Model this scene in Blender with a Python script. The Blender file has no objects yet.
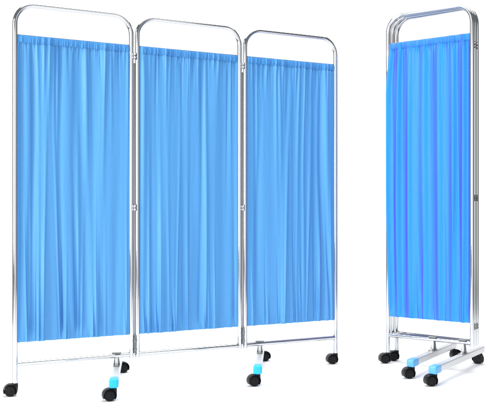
import bpy, bmesh, math, random
import numpy as np
from mathutils import Vector, Matrix

C = bpy.context.scene.collection
SC = bpy.context.scene
R = math.radians
PI = math.pi

# ------------------------------------------------------------------ camera
F = 850.0                  # focal length in photograph pixels (photo is 488 wide)
HC = 0.824                 # camera height
cam = bpy.data.cameras.new('camera')
cam.sensor_width = 36.0
cam.lens = F / 488 * 36.0
cam.shift_y = 8.0 / 488
cam.clip_end = 200
co = bpy.data.objects.new('camera', cam)
co.location = (0, 0, HC)
co.rotation_euler = (PI / 2, 0, 0)
C.objects.link(co)
SC.camera = co

# ------------------------------------------------------------------ studio light
world = bpy.data.worlds.new('World')
SC.world = world
world.use_nodes = True
bg = world.node_tree.nodes['Background']
bg.inputs[0].default_value = (0.93, 0.96, 1.0, 1)
bg.inputs[1].default_value = 0.22
SC.view_settings.view_transform = 'Standard'
SC.view_settings.look = 'None'
SC.view_settings.exposure = 0.0
SC.view_settings.gamma = 1.0


def area(name, loc, target, sx, sy, watts, col=(1, 1, 1), spread=180):
    l = bpy.data.lights.new(name, 'AREA')
    l.shape = 'RECTANGLE'
    l.size = sx
    l.size_y = sy
    l.energy = watts
    l.color = col
    o = bpy.data.objects.new(name, l)
    o.location = loc
    d = Vector(target) - Vector(loc)
    o.rotation_euler = d.to_track_quat('-Z', 'Y').to_euler()
    l.spread = R(spread)
    C.objects.link(o)
    return o


area('softbox_key', (-4.2, 0.6, 2.0), (-0.1, 4.3, 0.9), 2.5, 3.2, 300)
area('added_right_fill', (3.3, -0.2, 1.5), (0.1, 4.2, 0.9), 2.6, 3.0, 26)  # unseen fill, added on the right to lighten the post reflections
area('added_front_fill', (-0.2, -2.4, 1.5), (0.0, 4.2, 0.9), 4.4, 2.9, 46)  # unseen, added behind the camera to whiten the tube reflections
area('softbox_top', (0.35, 3.8, 4.2), (0.35, 3.9, 0.0), 3.8, 3.0, 96, spread=120)
area('softbox_back', (0.0, 4.9, 4.0), (0.0, 6.8, 1.0), 5.0, 0.8, 115)


# ------------------------------------------------------------------ materials
def principled(name, col, rough=0.5, metal=0.0, **kw):
    m = bpy.data.materials.new(name)
    m.use_nodes = True
    b = m.node_tree.nodes['Principled BSDF']
    b.inputs['Base Color'].default_value = (*col, 1)
    b.inputs['Roughness'].default_value = rough
    b.inputs['Metallic'].default_value = metal
    for k, v in kw.items():
        b.inputs[k].default_value = v
    return m, b, m.node_tree


def noise_rough(nt, b, scale, lo, hi, stretch=(1, 1, 1)):
    tc = nt.nodes.new('ShaderNodeTexCoord')
    mp = nt.nodes.new('ShaderNodeMapping')
    mp.inputs['Scale'].default_value = stretch
    no = nt.nodes.new('ShaderNodeTexNoise')
    no.inputs['Scale'].default_value = scale
    no.inputs['Detail'].default_value = 5
    mr = nt.nodes.new('ShaderNodeMapRange')
    mr.inputs['To Min'].default_value = lo
    mr.inputs['To Max'].default_value = hi
    nt.links.new(tc.outputs['Object'], mp.inputs['Vector'])
    nt.links.new(mp.outputs['Vector'], no.inputs['Vector'])
    nt.links.new(no.outputs['Fac'], mr.inputs['Value'])
    nt.links.new(mr.outputs['Result'], b.inputs['Roughness'])
    return no


M = {}
m, b, nt = principled('polished_steel', (0.66, 0.67, 0.68), 0.14, 1.0)
b.inputs['Specular Tint'].default_value = (0, 0, 0, 1)
noise_rough(nt, b, 40, 0.07, 0.13, (1, 1, 0.2))
M['steel'] = m
m, b, nt = principled('foot_steel', (0.62, 0.63, 0.64), 0.3, 0.5)
noise_rough(nt, b, 60, 0.26, 0.40)
M['foot_steel'] = m
m, b, nt = principled('grey_bracket', (0.22, 0.23, 0.24), 0.4, 0.8)
noise_rough(nt, b, 60, 0.3, 0.5)
M['bracket'] = m
m, b, nt = principled('gap_strip_grey', (0.42, 0.42, 0.43), 0.4, 0.8)  # grey of the added strip in the post gaps
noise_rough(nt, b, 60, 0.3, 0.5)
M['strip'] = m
m, b, nt = principled('black_caster_plastic', (0.005, 0.005, 0.006), 0.38)
b.inputs['Specular IOR Level'].default_value = 0.3
noise_rough(nt, b, 120, 0.3, 0.5)
M['black'] = m
m, b, nt = principled('black_rubber', (0.005, 0.005, 0.005), 0.6)
b.inputs['Specular IOR Level'].default_value = 0.25
noise_rough(nt, b, 150, 0.5, 0.7)
M['rubber'] = m
m, b, nt = principled('cyan_cap_plastic', (0.010, 0.47, 0.72), 0.35)
noise_rough(nt, b, 80, 0.28, 0.42)
M['cap'] = m
m, b, nt = principled('light_blue_cap_plastic', (0.10, 0.40, 0.74), 0.35)
noise_rough(nt, b, 80, 0.28, 0.42)
M['cap_pale'] = m
m, b, nt = principled('dark_rod', (0.20, 0.24, 0.28), 0.35, 0.9)
noise_rough(nt, b, 50, 0.3, 0.45)
M['rod'] = m
m, b, nt = principled('studio_white', (0.93, 0.93, 0.93), 0.8)
noise_rough(nt, b, 8, 0.75, 0.9)
M['white'] = m


def fabric(name, face_col, edge_col, trans_col, trans=0.07, ramp=(0.0, 1.0)):
    m, b, nt = principled(name, face_col, 0.5)
    b.inputs['Sheen Weight'].default_value = 0.15
    b.inputs['Sheen Roughness'].default_value = 0.4
    b.inputs['Specular IOR Level'].default_value = 0.35
    out = nt.nodes['Material Output']
    lw = nt.nodes.new('ShaderNodeLayerWeight')      # fold shade and sheen put into the colour by view angle
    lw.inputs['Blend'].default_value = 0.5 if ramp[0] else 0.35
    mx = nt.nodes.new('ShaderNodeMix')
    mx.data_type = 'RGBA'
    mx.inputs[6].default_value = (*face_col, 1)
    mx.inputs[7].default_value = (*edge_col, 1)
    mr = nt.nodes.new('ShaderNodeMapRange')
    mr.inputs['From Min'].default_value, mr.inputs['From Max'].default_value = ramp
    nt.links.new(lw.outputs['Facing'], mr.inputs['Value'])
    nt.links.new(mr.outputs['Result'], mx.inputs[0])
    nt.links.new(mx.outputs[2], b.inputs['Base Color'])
    tr = nt.nodes.new('ShaderNodeBsdfTranslucent')
    tr.inputs['Color'].default_value = (*trans_col, 1)
    ms = nt.nodes.new('ShaderNodeMixShader')
    ms.inputs[0].default_value = trans
    nt.links.new(b.outputs[0], ms.inputs[1])
    nt.links.new(tr.outputs[0], ms.inputs[2])
    nt.links.new(ms.outputs[0], out.inputs['Surface'])
    tc = nt.nodes.new('ShaderNodeTexCoord')
    mp = nt.nodes.new('ShaderNodeMapping')
    mp.inputs['Scale'].default_value = (26, 26, 2.2)
    no = nt.nodes.new('ShaderNodeTexNoise')
    no.inputs['Scale'].default_value = 1.0
    no.inputs['Detail'].default_value = 4
    no.inputs['Distortion'].default_value = 0.4
    bp = nt.nodes.new('ShaderNodeBump')
    bp.inputs['Strength'].default_value = 0.22
    bp.inputs['Distance'].default_value = 0.02
    nt.links.new(tc.outputs['Object'], mp.inputs['Vector'])
    nt.links.new(mp.outputs['Vector'], no.inputs['Vector'])
    nt.links.new(no.outputs['Fac'], bp.inputs['Height'])
    n2 = nt.nodes.new('ShaderNodeTexNoise')         # fine crumple of the cloth
    n2.inputs['Scale'].default_value = 75
    n2.inputs['Detail'].default_value = 6
    b2 = nt.nodes.new('ShaderNodeBump')
    b2.inputs['Strength'].default_value = 0.10
    b2.inputs['Distance'].default_value = 0.006
    nt.links.new(tc.outputs['Object'], n2.inputs['Vector'])
    nt.links.new(n2.outputs['Fac'], b2.inputs['Height'])
    nt.links.new(bp.outputs['Normal'], b2.inputs['Normal'])
    nt.links.new(b2.outputs['Normal'], b.inputs['Normal'])
    return m


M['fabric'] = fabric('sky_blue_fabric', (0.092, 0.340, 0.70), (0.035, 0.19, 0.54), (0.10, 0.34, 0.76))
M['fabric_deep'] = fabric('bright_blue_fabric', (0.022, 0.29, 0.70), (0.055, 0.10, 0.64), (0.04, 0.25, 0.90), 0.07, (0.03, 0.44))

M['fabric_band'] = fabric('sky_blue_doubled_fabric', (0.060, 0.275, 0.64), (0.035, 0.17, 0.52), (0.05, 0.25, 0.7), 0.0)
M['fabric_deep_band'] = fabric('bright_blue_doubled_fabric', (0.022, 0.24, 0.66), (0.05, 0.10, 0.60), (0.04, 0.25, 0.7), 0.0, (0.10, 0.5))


# ------------------------------------------------------------------ helpers
def link(name, bm, mat, parent=None, loc=(0, 0, 0), rotz=0.0, smooth=True, sharp=40):
    me = bpy.data.meshes.new(name)
    bmesh.ops.recalc_face_normals(bm, faces=bm.faces)
    if smooth:
        for f in bm.faces:
            f.smooth = True
        for e in bm.edges:
            if len(e.link_faces) == 2 and e.calc_face_angle(0) > R(sharp):
                e.smooth = False
    bm.to_mesh(me)
    bm.free()
    me.materials.append(mat)
    o = bpy.data.objects.new(name, me)
    o.location = loc
    o.rotation_euler = (0, 0, rotz)
    C.objects.link(o)
    if parent:
        o.parent = parent
    return o


def tube(bm, pts, r, n=20, cap=True):
    pts = [Vector(p) for p in pts]
    rings = []
    up = None
    for i, p in enumerate(pts):
        a = pts[max(i - 1, 0)]
        c = pts[min(i + 1, len(pts) - 1)]
        t = (c - a).normalized()
        if up is None:
            up = Vector((0, 1, 0)) if abs(t.y) < 0.9 else Vector((1, 0, 0))
        s = t.cross(up).normalized()
        u = s.cross(t).normalized()
        up = u
        rings.append([bm.verts.new(p + r * (math.cos(2 * PI * k / n) * s + math.sin(2 * PI * k / n) * u)) for k in range(n)])
    for a, c in zip(rings, rings[1:]):
        for k in range(n):
            bm.faces.new((a[k], a[(k + 1) % n], c[(k + 1) % n], c[k]))
    if cap:
        bm.faces.new(rings[0])
        bm.faces.new(rings[-1])


def box(bm, c, s, bev=0.0, seg=3, rot=None):
    g = bmesh.ops.create_cube(bm, size=1.0)
    vs = g['verts']
    for v in vs:
        v.co = Vector((v.co.x * s[0], v.co.y * s[1], v.co.z * s[2]))
    if bev > 0:
        es = list({e for v in vs for e in v.link_edges})
        r = bmesh.ops.bevel(bm, geom=es, offset=bev, segments=seg, profile=0.5, affect='EDGES')
        vs = list({v for f in r['faces'] for v in f.verts} | {v for v in vs if v.is_valid})
    for v in vs:
        if rot is not None:
            v.co = rot @ v.co
        v.co += Vector(c)


def lathe(bm, prof, axis='y', c=(0, 0, 0), n=32):
    """prof: list of (radius, height along the axis)"""
    rings = []
    for (r, h) in prof:
        ring = []
        for k in range(n):
            a = 2 * PI * k / n
            if axis == 'y':
                p = Vector((r * math.cos(a), h, r * math.sin(a)))
            else:
                p = Vector((r * math.cos(a), r * math.sin(a), h))
            ring.append(bm.verts.new(p + Vector(c)))
        rings.append(ring)
    for a, b_ in zip(rings, rings[1:]):
        for k in range(n):
            bm.faces.new((a[k], a[(k + 1) % n], b_[(k + 1) % n], b_[k]))
    bm.faces.new(rings[0])
    bm.faces.new(rings[-1])


# ------------------------------------------------------------------ the setting: white studio sweep
bm = bmesh.new()
prof = [(-4.0, 0.0), (2.0, 0.0), (5.9, 0.0)]
for k in range(1, 13):
    a = PI / 2 * k / 12
    prof.append((5.9 + 1.4 * math.sin(a), 1.4 - 1.4 * math.cos(a)))
prof.append((7.3, 5.5))
xs = [-3.4, -1.7, 0, 1.7, 3.4]
grid = [[bm.verts.new((x, y, z)) for x in xs] for (y, z) in prof]
for a, b_ in zip(grid, grid[1:]):
    for i in range(len(xs) - 1):
        bm.faces.new((a[i], a[i + 1], b_[i + 1], b_[i]))
sweep = link('studio_floor', bm, M['white'], sharp=80)
sweep['kind'] = 'structure'

# ------------------------------------------------------------------ parts of a privacy screen
TUBE = 0.0112
CH = 0.060                      # caster height
Z_TOP, Z_BAR = 1.739, 0.141     # centre lines, metres
Z_CT, Z_CB = 1.600, 0.236


def screen(name, label, group, loc, rotz):
    o = bpy.data.objects.new(name, None)
    o.empty_display_size = 0.2
    o.location = loc
    o.rotation_euler = (0, 0, rotz)
    o['label'] = label
    o['category'] = 'privacy screen'
    o['group'] = group
    C.objects.link(o)
    return o


def panel_frame(par, loc, rotz, w, zs, rc, left_leg, right_leg):
    """steel tube bent into a rounded arch, straight posts, plus the bottom bar and the two curtain rods"""
    zt, zb, zct, zcb = (z * zs for z in (Z_TOP, Z_BAR, Z_CT, Z_CB))
    pts = []
    z0 = CH - 0.004 if left_leg else zb - 0.016
    z1 = CH - 0.004 if right_leg else zb - 0.016
    pts.append((0, 0, z0))
    for z in np.linspace(0.3, zt - rc - 0.05, 5):
        pts.append((0, 0, float(z)))
    for k in range(13):
        a = PI / 2 * k / 12
        pts.append((rc - rc * math.cos(a), 0, zt - rc + rc * math.sin(a)))
    for k in range(13):
        a = PI / 2 * k / 12
        pts.append((w - rc + rc * math.sin(a), 0, zt - rc + rc * math.cos(a)))
    for z in np.linspace(zt - rc - 0.05, 0.3, 5):
        pts.append((w, 0, float(z)))
    pts.append((w, 0, z1))
    bm = bmesh.new()
    tube(bm, pts, TUBE, 24)
    fr = link('panel_frame', bm, M['steel'], par, loc, rotz, sharp=60)
    bm = bmesh.new()
    tube(bm, [(TUBE * 0.6, 0, zb), (w / 2, 0, zb), (w - TUBE * 0.6, 0, zb)], TUBE * 0.92, 24)
    link('bottom_bar', bm, M['steel'], fr, sharp=60)
    for z in (zct + 0.0030, zcb + 0.012):
        bm = bmesh.new()
        tube(bm, [(TUBE * 0.6, 0.005, z), (w / 2, 0.005, z), (w - TUBE * 0.6, 0.005, z)], 0.0035, 10)
        link('curtain_rod', bm, M['rod'], fr)
    return fr


def curtain(par, loc, rotz, w, zs, seed, mat, amp=1.0, nu=300, nv=170, lap=0.0, broad=1.0, pleats=0, gath=1.0, band=None):
    """gathered cloth on two rods: long soft folds plus gathers that die out away from the rods"""
    rng = np.random.default_rng(seed)
    zt, zb = Z_CT * zs, Z_CB * zs
    H = zt - zb
    u = np.linspace(0, 1, nu)[None, :]
    v = np.linspace(0, 1, nv)
    # rows denser near both rods
    v = v + 0.09 * np.sin(4 * PI * v) / (4 * PI) * -6 * 0.9 if False else v
    v = v[:, None]
    dt = v * H                      # distance from the top edge
    db = (1 - v) * H
    x0 = TUBE - 0.003
    ww = w - 2 * x0
    d = np.zeros((nv, nu))
    # long folds running the whole drop
    nl = int(13 * ww / 0.5)
    for i in range(nl):
        c = rng.uniform(0, 1) + rng.uniform(-0.05, 0.05) * v + 0.010 * np.sin(v * rng.uniform(3, 7) + rng.uniform(0, 6))
        s = rng.uniform(0.016, 0.05) * (1 + 0.5 * np.sin(v * PI))
        prof_ = rng.uniform(0.5, 1.0) + 0.5 * np.sin(v * rng.uniform(2, 5) + rng.uniform(0, 6))
        d += rng.choice([-1, 1]) * rng.uniform(0.0035, 0.010) * broad * prof_ * np.exp(-((u - c) / s) ** 2)
    if pleats:
        ph = u * pleats * 2 * PI + 0.9 * np.sin(u * 9 + seed) + 0.35 * np.sin(v * 3.1 + seed + u * 5)
        d += (0.0042 * np.sin(ph) + 0.0008 * np.sin(2 * ph + 1.2 * np.sin(v * 2.3))) * (0.7 + 0.3 * np.sin(u * 17 + seed))
    # gathers from the top rod
    nt_ = int(44 * ww / 0.5)
    cs = (np.arange(nt_) + rng.uniform(-0.45, 0.45, nt_)) / nt_
    for c0 in cs:
        L = rng.choice([0.05, 0.10, 0.22, 0.5], p=[0.42, 0.3, 0.18, 0.10]) * rng.uniform(0.7, 1.3)
        c = c0 + rng.uniform(-0.05, 0.05) * dt
        s = rng.uniform(0.0055, 0.0105) * (1 + 2.0 * dt)
        A = rng.uniform(0.0015, 0.0058) * rng.choice([-1, 1], p=[0.55, 0.45])
        d += gath * A * np.exp(-(dt / L) ** 1.5) * np.exp(-((u - c) / s) ** 2)
    # gathers rising in fans from the bottom rod
    nf = max(4, int(7 * ww / 0.5))
    for i in range(nf):
        fc = (i + rng.uniform(0.15, 0.85)) / nf
        k = rng.integers(3, 7)
        for j in range(k):
            off = (j - (k - 1) / 2)
            L = rng.choice([0.10, 0.25, 0.55, 0.8], p=[0.3, 0.35, 0.22, 0.13]) * rng.uniform(0.7, 1.25)
            c = fc + off * rng.uniform(0.011, 0.019) + off * rng.uniform(0.0, 0.035) * db
            s = rng.uniform(0.0055, 0.0105) * (1 + 1.5 * db)
            A = rng.uniform(0.002, 0.0066) * rng.choice([-1, 1], p=[0.6, 0.4])
            d += gath * A * np.exp(-(db / L) ** 1.5) * np.exp(-((u - c) / s) ** 2)
    d *= amp * 1.9
    near = np.exp(-(dt / 0.05) ** 2) + np.exp(-(db / 0.05) ** 2)
    d = np.where(d > 0.003, d * (1 - near) + near * 0.003, d)
    # tiny puckers where the cloth is bunched on the rod
    npk = int(64 * ww / 0.5)
    for c0 in (np.arange(npk) + rng.uniform(-0.5, 0.5, npk)) / npk:
        s = rng.uniform(0.0035, 0.006)
        d += rng.uniform(0.001, 0.0032) * rng.choice([-1, 1]) * np.exp(-((dt - 0.034) / rng.uniform(0.014, 0.03)) ** 2) * np.exp(-((u - c0) / s) ** 2)
    # stitched rod pockets pinch the cloth against the rod
    for dd, kk in ((dt, 1.0), (db, 0.4)):
        d *= 1 - 0.3 * kk * np.exp(-((dd - 0.030) / 0.005) ** 2)
        d += 0.0022 * kk * np.exp(-((dd - 0.030) / 0.005) ** 2)
        d -= 0.0020 * kk * np.exp(-((dd - 0.013) / 0.009) ** 2)
        d *= 1 - 0.3 * np.exp(-(dd / 0.012) ** 2)
    # the side edges stay by the posts
    edge = 1 - np.exp(-(u / 0.02) ** 2) - np.exp(-((1 - u) / 0.02) ** 2)
    d = d * edge
    X = x0 + ww * u + np.zeros_like(d)
    gx = np.gradient(d, axis=1)
    X = X - np.clip(gx * 0.3, -0.003, 0.003)
    side = np.sin(np.clip(v, 0, 1) * PI)
    X += 0.001 * side * (1 - 2 * u)
    if lap:
        wl = np.clip((v - 0.03) / 0.16, 0, 1) * np.clip((1.0 - v) / 0.5, 0, 1)
        wl = wl * wl * (3 - 2 * wl)
        k = np.exp(-(u / 0.10) ** 2)
        X -= lap * wl * k
        d -= 0.024 * np.sqrt(wl) * np.exp(-(u / 0.13) ** 2)
    Zc = zt - H * v + np.zeros_like(d)
    Zc += (0.0022 * np.sin(u * 61 + seed) + 0.0015 * np.sin(u * 143 + 2 * seed) + 0.1 * d) * (0.6 * np.exp(-dt / 0.01) + 0.2 * np.exp(-db / 0.02))
    co_ = np.stack([X, d - 0.005, Zc], -1).reshape(-1, 3)
    idx = np.arange(nu * nv).reshape(nv, nu)
    q = np.stack([idx[:-1, :-1], idx[1:, :-1], idx[1:, 1:], idx[:-1, 1:]], -1).reshape(-1, 4)
    me = bpy.data.meshes.new('curtain')
    me.from_pydata(co_.tolist(), [], q.tolist())
    me.polygons.foreach_set('use_smooth', [True] * len(q))
    me.materials.append(mat)
    o = bpy.data.objects.new('curtain', me)
    o.location = loc
    o.rotation_euler = (0, 0, rotz)
    C.objects.link(o)
    o.parent = par
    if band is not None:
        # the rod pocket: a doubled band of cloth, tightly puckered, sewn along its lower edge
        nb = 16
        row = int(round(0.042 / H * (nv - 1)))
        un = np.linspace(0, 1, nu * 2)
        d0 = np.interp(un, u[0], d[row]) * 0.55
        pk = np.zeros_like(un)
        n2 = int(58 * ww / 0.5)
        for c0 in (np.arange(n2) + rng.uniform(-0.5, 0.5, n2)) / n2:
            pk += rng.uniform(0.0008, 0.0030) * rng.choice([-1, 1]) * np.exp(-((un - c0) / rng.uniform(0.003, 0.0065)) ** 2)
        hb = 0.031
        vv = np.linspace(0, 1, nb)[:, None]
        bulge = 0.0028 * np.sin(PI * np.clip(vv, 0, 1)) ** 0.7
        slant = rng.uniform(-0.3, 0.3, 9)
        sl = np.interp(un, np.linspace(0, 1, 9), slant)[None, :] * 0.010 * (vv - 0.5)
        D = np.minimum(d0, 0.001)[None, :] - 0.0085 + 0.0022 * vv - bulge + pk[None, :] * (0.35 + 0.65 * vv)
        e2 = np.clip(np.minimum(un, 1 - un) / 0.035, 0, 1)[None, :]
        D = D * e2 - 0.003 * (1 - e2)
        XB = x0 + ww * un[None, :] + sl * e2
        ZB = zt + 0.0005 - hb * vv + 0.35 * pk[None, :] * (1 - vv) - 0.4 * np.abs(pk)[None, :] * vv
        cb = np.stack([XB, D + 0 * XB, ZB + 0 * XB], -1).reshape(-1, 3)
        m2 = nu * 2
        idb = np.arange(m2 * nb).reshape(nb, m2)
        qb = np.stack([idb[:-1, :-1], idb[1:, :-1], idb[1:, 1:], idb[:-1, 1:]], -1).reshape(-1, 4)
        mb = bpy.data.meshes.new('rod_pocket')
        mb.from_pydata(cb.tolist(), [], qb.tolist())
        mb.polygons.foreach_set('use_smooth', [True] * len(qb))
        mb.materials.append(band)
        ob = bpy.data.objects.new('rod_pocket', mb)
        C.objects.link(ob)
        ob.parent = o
    return o


def caster_meshes():
    """twin-wheel hooded swivel caster; stem at the origin, the wheels trail towards -x"""
    wr = 0.0245
    ax, az = -0.020, wr
    out = {}
    bm = bmesh.new()
    # hood: a fender that wraps the wheels from above and behind
    na, t = 26, 0.0035
    secs = []
    wid = [(-1, 0.0), (-0.88, 1.0), (-0.5, 1.25), (0, 1.35), (0.5, 1.25), (0.88, 1.0), (1, 0.0)]
    for i in range(na):
        a = R(-38) + (R(205) - R(-38)) * i / (na - 1)
        taper = min(1.0, 0.62 + 0.6 * math.sin(PI * i / (na - 1)))
        ro = wr + 0.0018 + 0.0045 * taper
        ring = []
        for (p, q_) in wid:
            ring.append((p * 0.0205 * (0.9 + 0.1 * taper), ro - 0.004 + 0.004 * q_))
        for (p, q_) in reversed(wid[1:-1]):
            ring.append((p * 0.0185, wr + 0.0010))
        secs.append([bm.verts.new((ax + r_ * math.cos(a), y, az + r_ * math.sin(a))) for (y, r_) in ring])
    for a_, b_ in zip(secs, secs[1:]):
        n = len(a_)
        for k in range(n):
            bm.faces.new((a_[k], a_[(k + 1) % n], b_[(k + 1) % n], b_[k]))
    bm.faces.new(secs[0])
    bm.faces.new(secs[-1])
    # web between the wheels and the boss that takes the stem
    box(bm, (ax + 0.010, 0, az + 0.006), (0.036, 0.009, 0.032), 0.003)
    lathe(bm, [(0.004, 0.020), (0.0125, 0.022), (0.0135, 0.035), (0.0135, 0.052), (0.0120, 0.0575), (0.008, 0.0585)], 'z', (0, 0, 0), 24)
    out['hood'] = bm
    # wheels
    for s in (-1, 1):
        bm = bmesh.new()
        pr = [(0.004, 0.0058), (0.019, 0.0062), (wr - 0.0025, 0.0065), (wr, 0.009), (wr, 0.0145), (wr - 0.003, 0.0180),
              (0.0175, 0.0188), (0.0165, 0.0175), (0.0075, 0.0182), (0.0065, 0.0198), (0.003, 0.0205)]
        lathe(bm, [(r_, s * h) for r_, h in pr], 'y', (ax, 0, az), 36)
        out['wheel%d' % s] = bm
    bm = bmesh.new()
    tube(bm, [(0, 0, 0.050), (0, 0, 0.066)], 0.0062, 16)
    lathe(bm, [(0.0062, 0.0600), (0.0105, 0.0602), (0.0105, 0.0622), (0.0062, 0.0624)], 'z', (0, 0, 0), 20)
    out['stem'] = bm
    return out


_caster = {}


def caster(par, loc, yaw):
    first = not _caster
    if first:
        ms = caster_meshes()
        h = link('caster', ms['hood'], M['black'], par, loc, yaw)
        kids = [link('wheel', ms['wheel-1'], M['rubber'], h), link('wheel', ms['wheel1'], M['rubber'], h),
                link('stem', ms['stem'], M['steel'], h)]
        _caster['h'] = h
        _caster['k'] = kids
        return h
    h = _caster['h'].copy()
    h.parent = par
    h.location = loc
    h.rotation_euler = (0, 0, yaw)
    C.objects.link(h)
    for k in _caster['k']:
        c = k.copy()
        c.parent = h
        C.objects.link(c)
    return h


def foot(par, loc, rotz, front, back, zbar, cap_mat):
    """flat steel tube; +y runs to the back, -y to the viewer; cap on the front end, saddle clamp on the bar"""
    z0, z1 = CH + 0.001, CH + 0.034
    bm = bmesh.new()
    L = front + back - 0.028
    box(bm, (0, (back - front + 0.028) / 2, (z0 + z1) / 2), (0.036, L, z1 - z0), 0.005, 4)
    ft = link('foot', bm, M['foot_steel'], par, loc, rotz)
    bm = bmesh.new()
    box(bm, (0, -front + 0.034, (z0 + z1) / 2 - 0.001), (0.041, 0.072, z1 - z0 + 0.006), 0.009, 5)
    link('end_cap', bm, cap_mat, ft, sharp=60)
    # clamp: two cheeks rising from the tube to the bar, a saddle over the bar, two bolts
    bm = bmesh.new()
    hb = zbar - z1
    zt_, zb_ = zbar - 0.004, z1 - 0.002
    vs = []
    for y in (0.010, 0.015):
        vs += [bm.verts.new((x, y, z)) for x, z in ((-0.0165, zb_), (0.0165, zb_), (0.0095, zt_), (-0.0095, zt_))]
    for q in ((0, 1, 2, 3), (4, 5, 6, 7), (0, 1, 5, 4), (1, 2, 6, 5), (2, 3, 7, 6), (3, 0, 4, 7)):
        bm.faces.new([vs[i] for i in q])
    box(bm, (0, 0, z1 + 0.0018), (0.031, 0.060, 0.0045), 0.001, 2)
    box(bm, (0, 0, zbar + TUBE + 0.0015), (0.044, 0.026, 0.005), 0.0015, 2)
    cl = link('clamp', bm, M['bracket'], ft)
    bm = bmesh.new()
    box(bm, (0, 0.001, z1 + hb / 2 - 0.006), (0.013, 0.014, hb), 0.002, 2)
    link('clamp_post', bm, M['foot_steel'], ft)
    for s in (-1, 1):
        bm = bmesh.new()
        lathe(bm, [(0.004, 0.0), (0.0060, 0.0008), (0.0060, 0.005), (0.0035, 0.0065)], 'z', (0, s * 0.021, z1 + 0.004), 6)
        link('bolt', bm, M['steel'], ft)
    return ft


def hinge(par, loc, rotz, gap, h=0.05, dark=False, fy=-1):
    """knuckle block between two posts with its pin"""
    bm = bmesh.new()
    box(bm, (0, 0, 0), (gap, 0.014, h), 0.0015, 2)
    for s in (-1, 1):
        lathe(bm, [(0.0045, 0), (0.0075, 0.0002), (0.0075, 0.008), (0.006, 0.0095), (0.003, 0.010)], 'z', (0, fy * 0.008, s * h * 0.28 - 0.005), 16)
    o = link('hinge', bm, M['bracket'] if dark else M['steel'], par, loc, rotz)
    bm = bmesh.new()
    tube(bm, [(0, fy * 0.008, -h * 0.62), (0, fy * 0.008, h * 0.62)], 0.0032, 12)
    link('pin', bm, M['bracket'], o)
    return o


# ------------------------------------------------------------------ open screen
A0 = Vector((-1.0145, 3.766))
A1 = Vector((0.490, 4.557))
AD = (A1 - A0)
W1 = AD.length
ANG1 = math.atan2(AD.y, AD.x)


def on_line(px):
    s = (px - 244.0) / F
    # A0.x + t*AD.x = s*(A0.y + t*AD.y)
    t = (s * A0.y - A0.x) / (AD.x - s * AD.y)
    return t * W1


ex = [on_line(p) for p in (15.0, 131.3, 137.3, 239.6, 245.0, 335.4)]
GROUP = 'steel framed blue folding privacy screens'
s1 = screen('privacy_screen', 'wide privacy screen standing fully open, three sky blue curtain panels side by side', GROUP,
            (A0.x, A0.y, 0), ANG1)
for k in range(3):
    xa, xb = ex[2 * k], ex[2 * k + 1]
    panel_frame(s1, (xa, 0, 0), 0, xb - xa, 1.0, 0.088, k == 0, k == 2)
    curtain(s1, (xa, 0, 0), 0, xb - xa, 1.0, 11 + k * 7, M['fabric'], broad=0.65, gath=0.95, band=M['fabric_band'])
for a, b_ in ((1, 2), (3, 4)):
    xm = (ex[a] + ex[b_]) / 2
    gap = ex[b_] - ex[a] - 2 * TUBE + 0.004
    for z in (1.553, 0.835):
        hinge(s1, (xm, -0.004, z), 0, gap, 0.028)
    hinge(s1, (xm, -0.004, 0.185), 0, gap, 0.075, dark=True)
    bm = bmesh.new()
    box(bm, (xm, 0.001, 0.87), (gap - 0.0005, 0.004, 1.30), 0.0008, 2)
    link('gap_strip', bm, M['strip'], s1)  # made-up strip, its grey stands in for the dim gap between posts


def local1(x, y):
    v = Vector((x, y)) - A0
    c, s = math.cos(ANG1), math.sin(ANG1)
    return (v.x * c + v.y * s, -v.x * s + v.y * c)


def place_foot(scr, to_local, ang, fr, bk, zbar, mat, yaw_f, yaw_b):
    """fr, bk: ground points (world) under the front and back casters"""
    f = Vector(to_local(*fr))
    b2 = Vector(to_local(*bk))
    d = (b2 - f)
    t = -f.y / d.y                     # where the foot passes under the bar
    c = f + d * t
    rz = math.atan2(d.y, d.x) - PI / 2
    lf, lb = d.length * t + 0.026, d.length * (1 - t) + 0.026
    ft = foot(scr, (c.x, c.y, 0), rz, lf, lb, zbar, mat)
    caster(scr, (f.x, f.y, 0), yaw_f - ang)
    caster(scr, (b2.x, b2.y, 0), yaw_b - ang)
    return ft


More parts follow.
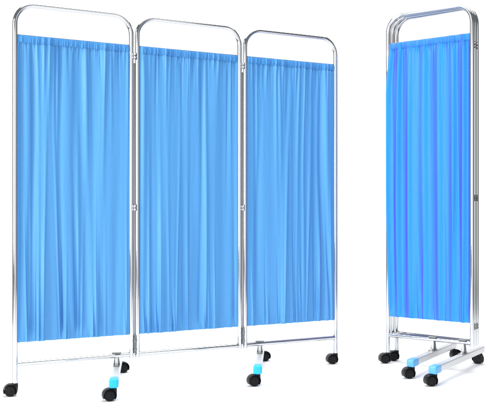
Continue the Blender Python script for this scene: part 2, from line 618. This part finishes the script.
place_foot(s1, local1, ANG1, (-0.563, 3.676), (-0.632, 4.300), Z_BAR, M['cap'], R(20), R(205))
place_foot(s1, local1, ANG1, (0.064, 3.985), (0.094, 4.630), Z_BAR, M['cap'], R(20), R(205))
caster(s1, (ex[0], 0, 0), R(12) - ANG1)
caster(s1, (ex[5], 0, 0), R(15) - ANG1)

# ------------------------------------------------------------------ folded screen
B0 = Vector((0.7756, 4.578))
B1 = Vector((1.150, 4.287))
BD = B1 - B0
W2 = BD.length
ANG2 = math.atan2(BD.y, BD.x)
ZS = 1.072


def local2(x, y):
    v = Vector((x, y)) - B0
    c, s = math.cos(ANG2), math.sin(ANG2)
    return (v.x * c + v.y * s, -v.x * s + v.y * c)


s2 = screen('privacy_screen', 'narrow privacy screen folded shut into a slim stack, bright blue curtain in front', GROUP,
            (B0.x, B0.y, 0), ANG2)
offs = [(0.0, 0.0), (0.048, 0.030), (0.096, 0.060)]
for k, (ol, orr) in enumerate(offs):
    rz = math.atan2(orr - ol, W2)
    panel_frame(s2, (0, ol, 0), rz, W2, ZS, 0.088, k != 1, False)
    if k == 0:
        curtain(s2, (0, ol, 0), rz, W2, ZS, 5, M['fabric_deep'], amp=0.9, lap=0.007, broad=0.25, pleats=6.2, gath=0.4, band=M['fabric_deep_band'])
    else:
        curtain(s2, (0, ol, 0), rz, W2, ZS, 40 + k, M['fabric_deep'], amp=0.45, nu=120, nv=80, broad=0.7)
for k in (0, 1):
    ym = (offs[k][1] + offs[k + 1][1]) / 2
    for z in (1.66, 0.885, 0.235):
        hinge(s2, (W2, ym, z), PI / 2, 0.030 - 2 * TUBE + 0.004, 0.026, dark=z < 1)
Z_BAR2 = Z_BAR * ZS
place_foot(s2, local2, ANG2, (0.893, 3.985), (1.262, 4.545), Z_BAR2, M['cap_pale'], R(15), R(-70))
place_foot(s2, local2, ANG2, (0.824, 4.165), (1.150, 4.690), Z_BAR2, M['cap_pale'], R(15), R(195))
caster(s2, (0, 0, 0), R(15) - ANG2)
caster(s2, (0, offs[2][0], 0), R(15) - ANG2)
